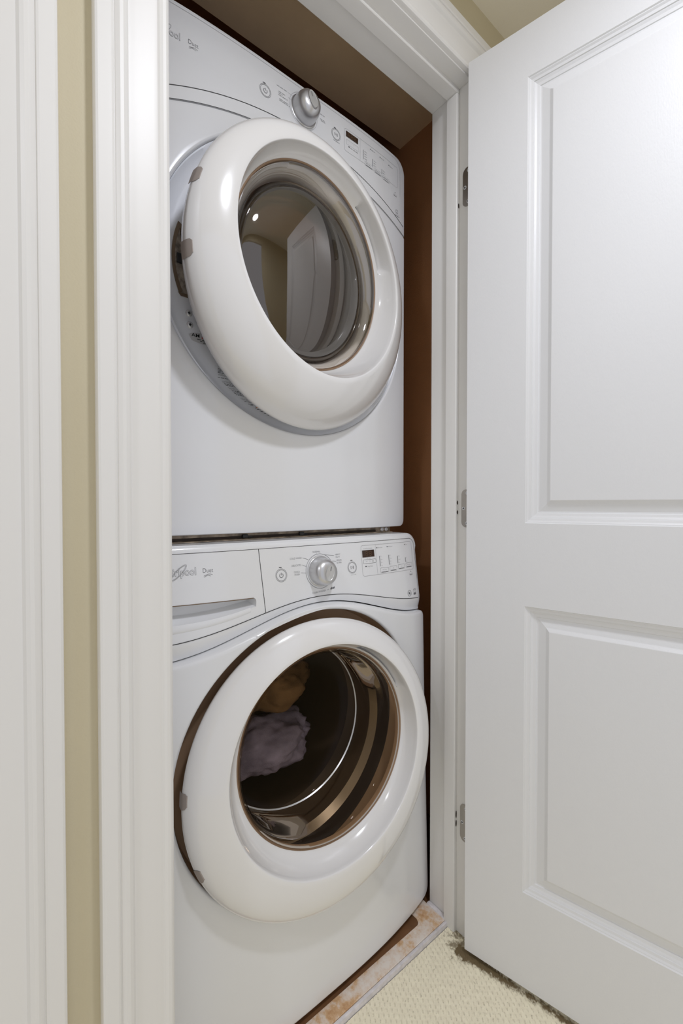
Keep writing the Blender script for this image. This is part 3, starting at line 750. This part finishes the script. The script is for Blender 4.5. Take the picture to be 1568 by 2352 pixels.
# the load inside
def cloth_lump(name, m, c, s, seed, label, detail=0.35):
    bm = bmesh.new(); bmesh.ops.create_icosphere(bm, subdivisions=5, radius=1.0)
    for v in bm.verts:
        p = v.co.copy(); off = Vector((seed, seed*0.7, -seed))
        f = 1+detail*noise.noise(p*1.4+off)+0.22*abs(noise.noise(Vector((p.x*3.2, p.y*3.2, p.z*1.1))+off))+0.08*noise.noise(p*7+off)
        v.co = Vector((c[0]+p.x*s[0]*f, c[1]+p.y*s[1]*f, c[2]+p.z*s[2]*f))
    me = bpy.data.meshes.new(name); bm.to_mesh(me); bm.free(); me.materials.append(m); me.polygons.foreach_set('use_smooth', [True]*len(me.polygons))
    o = bpy.data.objects.new(name, me); COL.objects.link(o); return tag(o, label, 'laundry')
cloth_lump('towel', M['cloth'], (0.340, 0.408, 0.405), (0.140, 0.085, 0.066), 3.3, 'dark purple grey terry towel bunched at the bottom of the washer window')
cloth_lump('garment', M['cloth2'], (0.36, 0.44, 0.555), (0.13, 0.085, 0.072), 7.9, 'dark brown garment behind the upper washer window')

# ================================================================== DRYER
def d_arch1(x): return 1.857-0.080*((x-0.345)/0.345)**2
def d_arch2(x): return 1.8285-0.075*((x-0.345)/0.345)**2
def Yd(x, z): return 0.200+0.016*tt(x)**3.2
dryer = empty('tumble_dryer', 'white tumble dryer stacked on top, large tinted round window and silver dial', 'dryer')
DCX, DCZ, DR = 0.340, 1.505, 0.312
top = lambda x: d_arch2(x)-0.0008
shell(DCX, DCZ, rrect(XL, XRT, 0.978, 1.83, (0.0, 0.016), top=top), Yd, 0.90, hole=DR, bev=0.0028).build('cabinet', M['enamel'], dryer, 42)
shell(0.345, 1.900, rrect(XL, XRT, 1.75, 1.956, (0.034, 0.0), bot=lambda x: d_arch2(x)+0.0008), Yd, 0.90, bev=0.0028).build('console', M['enamel'], dryer, 42)
FD = Face(Yd)
q = MB()
FD.strip(q, [(XL+0.008+(XRT-XL-0.014)*i/70, d_arch1(XL+0.008+(XRT-XL-0.014)*i/70)) for i in range(71)], 0.0013)
FD.strip(q, [(XL+0.006+(XRT-XL-0.010)*i/70, d_arch2(XL+0.006+(XRT-XL-0.010)*i/70)) for i in range(71)], 0.0010, 0.0004)
q.build('fascia_seam', M['black'], dryer)
q = MB(); FD.strip(q, [(XL+0.03+(0.63-XL-0.03)*i/40, 1.9485) for i in range(41)]+[(0.63+0.024*sin(R(90*k/8)), 1.9245+0.024*cos(R(90*k/8))) for k in range(1, 9)]+[(0.6545, 1.89), (0.6545, 1.86)], 0.0006)
q.build('console_groove', M['pale'], dryer)
# recessed dish behind the door, with loading mouth and drum
def Dn(x, z, n): return Vector((DCX+x, 0.2-n, DCZ+z))
q = MB(); rg = [[(p[0], Yd(p[0], p[2])+0.0062, p[2]) for p in circ_ring(Dn, (0, 0), DR-0.0002, 0, 192)]]
for r, n in ((0.309, -0.010), (0.303, -0.015), (0.295, -0.018), (0.285, -0.019), (0.225, -0.019), (0.215, -0.023), (0.210, -0.033), (0.205, -0.045)): rg.append(circ_ring(Dn, (0, 0), r, n, 192))
q.loft(rg, True); dish = q.build('door_recess', M['dish'], dryer, 40)
q = MB(); q.loft([circ_ring(Dn, (0, 0), 0.2055, -0.044, 96), circ_ring(Dn, (0, 0), 0.24, -0.06, 96), circ_ring(Dn, (0, 0), 0.25, -0.40, 96)], True, False, True); q.build('drum', M['drum'], dryer, 40)
FR = Face(lambda x, z: 0.219, 0.0004)
# lint slot
def slot_shape(k):
    out = []
    for i in range(17):
        t = i/16; z = 1.566-(1.566-1.432)*t; xl = 0.0585+0.013*(2*t-1)**2+0.0015*t; out.append((xl+k, z-k*(1-2*t)))
    for i in range(5):
        t = i/4; out.append((0.076+0.019*t-k, 1.4285+k))
    for i in range(9):
        t = i/8; z = 1.432+(1.560-1.432)*t; out.append((0.094-0.014*t+0.004*sin(pi*t)-k, z+k*(1-2*t)))
    return out
q = MB(); a, b = slot_shape(0), slot_shape(0.0055)
q.loft([[(x, 0.2190, z) for x, z in a], [(x, 0.2172, z) for x, z in a], [(x, 0.2168, z) for x, z in b], [(x, 0.2230, z) for x, z in b]], True)
sl = q.build('lint_slot', M['bronze'], dryer, 30)
q = MB(); q.add([(x, 0.2188, z) for x, z in b], [tuple(range(len(b)))]); q.build('felt_pad', M['lint'], sl)
q = MB(); q.box((0.068, 0.2145, 1.488), (0.078, 0.2186, 1.506), 0.0015, 2); q.build('latch_block', M['black'], sl)
for x, z in ((0.0905, 1.4000), (0.0925, 1.3785)):
    q = MB(); S = lambda a, b, n: Vector((x+a, 0.219-n, z+b))
    q.loft([circ_ring(S, (0, 0), r, n, 20) for r, n in ((0.0066, 0.0), (0.0062, 0.0012), (0.0048, 0.0030), (0.0030, 0.0034), (0.0026, 0.0022))], True, False, True); q.build('screw', M['steel'], dryer, 40)
    q = MB(); q.box((x-0.0024, 0.2155, z-0.0005), (x+0.0024, 0.2166, z+0.0005)); q.box((x-0.0005, 0.2155, z-0.0024), (x+0.0005, 0.2166, z+0.0024)); q.build('screw_slot', M['black'], dryer)
# oval badge, warnings, hazard box
st = MB(); FR.poly(st, [(0.1230+0.035*cos(2*pi*k/40), 1.3575+0.0105*sin(2*pi*k/40)) for k in range(40)]); st.build('oval_sticker', M['stick'], dryer)
tx = MB(); FR.text(tx, 'AM', 0.0096, 0.0955, 1.3610, 'LEFT', 1.15, 0, 0.0003, bold=0.0001); FR.text(tx, 'RICA', 0.0096, 0.1235, 1.3610, 'LEFT', 1.15, 0, 0.0003, bold=0.0001)
for i in range(3): FR.off = 0.0007; FR.illegible(tx, 0.106+0.006*i, 1.3548-0.0026*i, 0.040-0.008*i, 0.0018, i)
FR.off = 0.0004
lettering(tx, 'badge_lettering', dryer, 'black')
tx = MB()
for dz in (0.0026, 0.0, -0.0026): FR.strip(tx, [(0.1152, 1.3606+dz), (0.1185, 1.3614+dz), (0.1222, 1.3606+dz)], 0.0015, 0.0003)
tx.build('badge_stripe', M['red'], dryer)
tx = MB()
for s, x, z in (('WARNING:', 0.1474, 1.3172), ('CAUTION:', 0.1474, 1.3095), ('WARNING:', 0.1474, 1.2945), ('ADVERTENCIA:', 0.1474, 1.2818), ('CUIDADO:', 0.1600, 1.2710), ('ADVERTENCIA:', 0.1800, 1.2530)):
    FR.text(tx, s, 0.0052, x, z, 'LEFT', 0.92)
for i, (x, z, l) in enumerate(((0.1474, 1.3137, 0.05), (0.1474, 1.3062, 0.055), (0.1474, 1.3037, 0.055), (0.1474, 1.3012, 0.055), (0.1474, 1.2987, 0.032), (0.1474, 1.2892, 0.05), (0.1474, 1.2785, 0.06), (0.1474, 1.2762, 0.04),
        (0.1600, 1.2675, 0.06), (0.1600, 1.2652, 0.06), (0.1635, 1.2628, 0.055), (0.1668, 1.2605, 0.05), (0.1800, 1.2497, 0.05), (0.1900, 1.2455, 0.036), (0.1960, 1.2432, 0.028))):
    FR.illegible(tx, x, z, l, 0.0015, 20+i)
lettering(tx, 'warning_lettering', dryer, 'print')
tx = MB(); FR.strip(tx, [(0.2309, 1.262), (0.2309, 1.2277), (0.2560, 1.2185), (0.2771, 1.2136), (0.3292, 1.2117)], 0.0010)
for i in range(7): FR.illegible(tx, 0.2330+max(0, i-2)*0.0075, 1.2370-i*0.0030, 0.075-i*0.003, 0.0019, 60+i)
lettering(tx, 'hazard_lettering', dryer, 'black')
tx = MB(); FR.poly(tx, [(0.2316, 1.2400), (0.2700, 1.2400), (0.2700, 1.2470), (0.2316, 1.2470)], 0.0002); tx.build('hazard_stripe', M['orange'], dryer)
# door
PDr = frame((0.33, 0.145, 1.5), -8, -6)
c0, c1, c2 = (0.0085, -0.0075), (0.009, 0.011), (0.016, 0.036)
dd_ = door_ring(PDr, c0, 0.2938, frame((0.33, 0.108, 1.5), -8, 0), (0.0197, 0.0285), 0.2260, c2, 0.2035, -0.022, (20, 60), nb=-0.040, dd=0.024)
ddoor = dd_.build('door', M['ring'], dryer, 50)
q = MB(); q.loft([circ_ring(PDr, c2, 0.2040, -0.022), circ_ring(PDr, c2, 0.2030, -0.0205), circ_ring(PDr, c2, 0.2000, -0.0225), circ_ring(PDr, c2, 0.199, -0.030)], True); q.build('window_gasket', M['gap'], ddoor, 50)
cE = (0.012, 0.030)
q = MB(); rg = []
for t, r, n in ((0.0, 0.2000, -0.022), (0.2, 0.1960, -0.018), (0.5, 0.1860, -0.022), (0.8, 0.1790, -0.036), (1.0, 0.1760, -0.044)):
    rg.append(circ_ring(PDr, lerp(c2, cE, t), r, n, 128))
q.loft(rg, True); q.build('window_rim', M['glass_c'], ddoor, 60)
q = MB(); q.loft(disc_rings(PDr, cE, 0.1765, -0.044, 0.034), True); q.build('window', M['glass_d'], ddoor, 60)
q = MB(); q.loft([circ_ring(PDr, c2, 0.1985, -0.029, 96), circ_ring(PDr, lerp(c2, cE, 0.5), 0.188, -0.040, 96), circ_ring(PDr, cE, 0.179, -0.052, 96)], True); q.build('window_band', M['band'], ddoor, 50)
q = MB(); q.loft([circ_ring(PDr, cE, 0.179, -0.0525, 96), circ_ring(PDr, c2, 0.172, -0.075, 96), circ_ring(PDr, c2, 0.10, -0.085, 96)], True, False, True); q.build('window_liner', M['liner'], ddoor, 50)
for dg in (163, 187): notch(PDr, c0, 0.2938, frame((0.33, 0.108, 1.5), -8, 0), (0.0197, 0.0285), 0.2260, dg, ddoor)
# dial and print
Kd = lambda x, z, n: Vector((0.3390+x, Yd(0.339, 1.9)-n, 1.9020+z))
knob(dryer, Kd, 0.0300, 0.038, R(25))
qp = {'pale': MB(), 'white': MB(), 'print': MB()}
brand(FD, qp, 0.0745, 1.8945, 0.0185)
FD.circle(qp['pale'], 0.0440, 1.8945, 0.0185, 0.0007, 0.0005, 1.0, 0.27, 48, R(44))
qq = qp['print']; q1 = qp['pale']
FD.text(qq, 'Duet', 0.0118, 0.0872, 1.8965, 'LEFT', 0.80); swoosh(FD, qq, 0.0892, 1.8885)
lettering(qq, 'range_lettering', dryer); qq = MB()
button_print(FD, qq, 0.2450, 1.8930, 'power'); lettering(qq, 'power_button', dryer); qq = MB()
button_print(FD, qq, 0.4292, 1.8990, 'start'); lettering(qq, 'start_button', dryer); qq = MB(); led(FD, qq, 0.2425, 1.9075); led(FD, qq, 0.4257, 1.9128)
for i, (x, z, l) in enumerate(((0.272, 1.9205, 0.024), (0.276, 1.9100, 0.016), (0.276, 1.9065, 0.010), (0.276, 1.9030, 0.022), (0.278, 1.8955, 0.022), (0.278, 1.8925, 0.026), (0.381, 1.9215, 0.015), (0.384, 1.9110, 0.014), (0.386, 1.9080, 0.012), (0.4215, 1.8835, 0.018))):
    FD.illegible(q1, x, z, l, 0.0020, 80+i)
FD.circle(q1, 0.339, 1.902, 0.0365, 0.0005, n=60)
for a, b in (((0.299, 1.9205), (0.314, 1.9190)), ((0.300, 1.9100), (0.308, 1.9095))): FD.strip(q1, [a, b], 0.0005)
dz = 0.990
DROW = ((0.5145, 0.8990, 0.9180, ('', '', '', ''), (0.5200, 0.8840, 0.5480, 0.8940), ''), (0.5465, 0.8970, 0.9115, ('', '', ''), (0.5520, 0.8830, 0.5800, 0.8930), ''), (0.5800, 0.8955, 0.9040, ('', ''), (0.5840, 0.8810, 0.6100, 0.8910), ''))
for x, z0, z1, words, bb, _ in DROW:
    FD.strip(qq, [(x+0.0003, z1+dz), (x+0.0006, z0+dz-0.004)], 0.0011)
    for i in range(len(words)): FD.illegible(q1, x+0.004, z1+dz-0.002-0.0058*i, 0.009, 0.0018, 100+i)
    FD.rrect(q1, bb[0], bb[1]+dz, bb[2], bb[3]+dz, 0.0015, 0.0004); FD.illegible(q1, bb[0]+0.003, bb[3]+dz-0.0035, 0.018, 0.0020, 120)
    FD.strip(qq, [(bb[0]+0.003, bb[1]+dz+0.0014), (bb[2]-0.003, bb[1]+dz+0.0014)], 0.0008)
for x, z in ((0.5400, 1.9222), (0.5742, 1.9205), (0.6078, 1.9178)): led(FD, qq, x, z, 0.0030, 0.0020); FD.illegible(q1, x+0.003, z-0.0006, 0.012, 0.0018, int(x*1000))
FD.rrect(q1, 0.4545, 1.8765, 0.6440, 1.9290, 0.005, 0.0005); FD.strip(q1, [(0.5045, 1.9285), (0.5045, 1.8770)], 0.0004)
led(FD, qq, 0.4690, 1.8905, 0.0040, 0.0020); FD.illegible(q1, 0.4730, 1.8900, 0.024, 0.0022, 7)
FD.rrect(q1, 0.4600, 1.8945, 0.4990, 1.9050, 0.0018, 0.0004); FD.text(q1, '-   +', 0.005, 0.4795, 1.8998, 'CENTER', 1.0)
FD.disc(qq, 0.6335, 1.8600, 0.0012)
FD.text(qq, 'Control Lock', 0.0034, 0.6335, 1.8550, 'CENTER', 0.8); FD.strip(qq, [(0.627, 1.8520), (0.640, 1.8520)], 0.0008)
FD.rrect(qq, 0.6370, 1.8105, 0.6450, 1.8180, 0.0005, 0.0007); FD.text(qq, 'ENERGY STAR', 0.0030, 0.6430, 1.8065, 'CENTER', 0.8); FD.illegible(qq, 0.634, 1.8030, 0.018, 0.0018, 9)
lettering(q1, 'programme_lettering', dryer, 'pale'); qp['white'].build('brand_lettering', M['enamel'], dryer); lettering(qq, 'control_lettering', dryer)
displ(FD, dryer, 0.4590, 1.9112, 0.4972, 1.9240, 3)

# ------------------------------------------------------------------ stacking bracket between the machines
br = empty('stacking_bracket', 'dirty metal stacking bracket in the dark gap between dryer and washer', 'bracket')
q = MB(); q.box((XL+0.01, 0.222, 0.9632), (0.628, 0.238, 0.9772)); q.box((XL+0.01, 0.212, 0.9632), (0.628, 0.222, 0.9648)); q.build('rail', M['rail'], br)
q = MB(); q.box((XL+0.012, 0.2195, 0.9662), (0.575, 0.2220, 0.9712), 0.0006, 1); q.build('rubber_strip', M['dark'], br)
for x in (0.597, 0.612):
    q = MB(); S = lambda a, b, n: Vector((x+a, 0.222-n, 0.9710+b))
    q.loft([circ_ring(S, (0, 0), r, n, 16) for r, n in ((0.0052, 0.0), (0.0052, 0.0030), (0.0036, 0.0046), (0.0028, 0.0030))], True, False, True); q.build('bolt', M['steel'], br, 30)
for x in (0.206, 0.345):
    q = MB(); q.box((x-0.008, 0.214, 0.9668), (x+0.004, 0.2196, 0.9745), 0.001, 1); q.box((x+0.002, 0.216, 0.9672), (x+0.014, 0.2196, 0.9705), 0.0008, 1); q.build('clip', M['black'], br)

# ------------------------------------------------------------------ ceiling light trims
for i, (x, y, p) in enumerate(CANS):
    t = empty('ceiling_light', ['recessed ceiling light nearest the closet door', 'recessed ceiling light at the left end of the hall', 'recessed ceiling light beyond the open door'][i], 'light', 'recessed ceiling lights')
    S = lambda a, b, n: Vector((x+a, y+b, HC-n))
    q = MB(); q.loft([circ_ring(S, (0, 0), r, n, 48) for r, n in ((0.095, 0.0), (0.094, 0.004), (0.085, 0.0055), (0.072, 0.004), (0.070, 0.001))], True); q.build('trim_ring', M['trim'], t, 40)
    q = MB(); q.loft([circ_ring(S, (0, 0), r, n, 48) for r, n in ((0.070, 0.001), (0.02, 0.0008))], True, False, True); q.build('lens', M['lamp'], t)
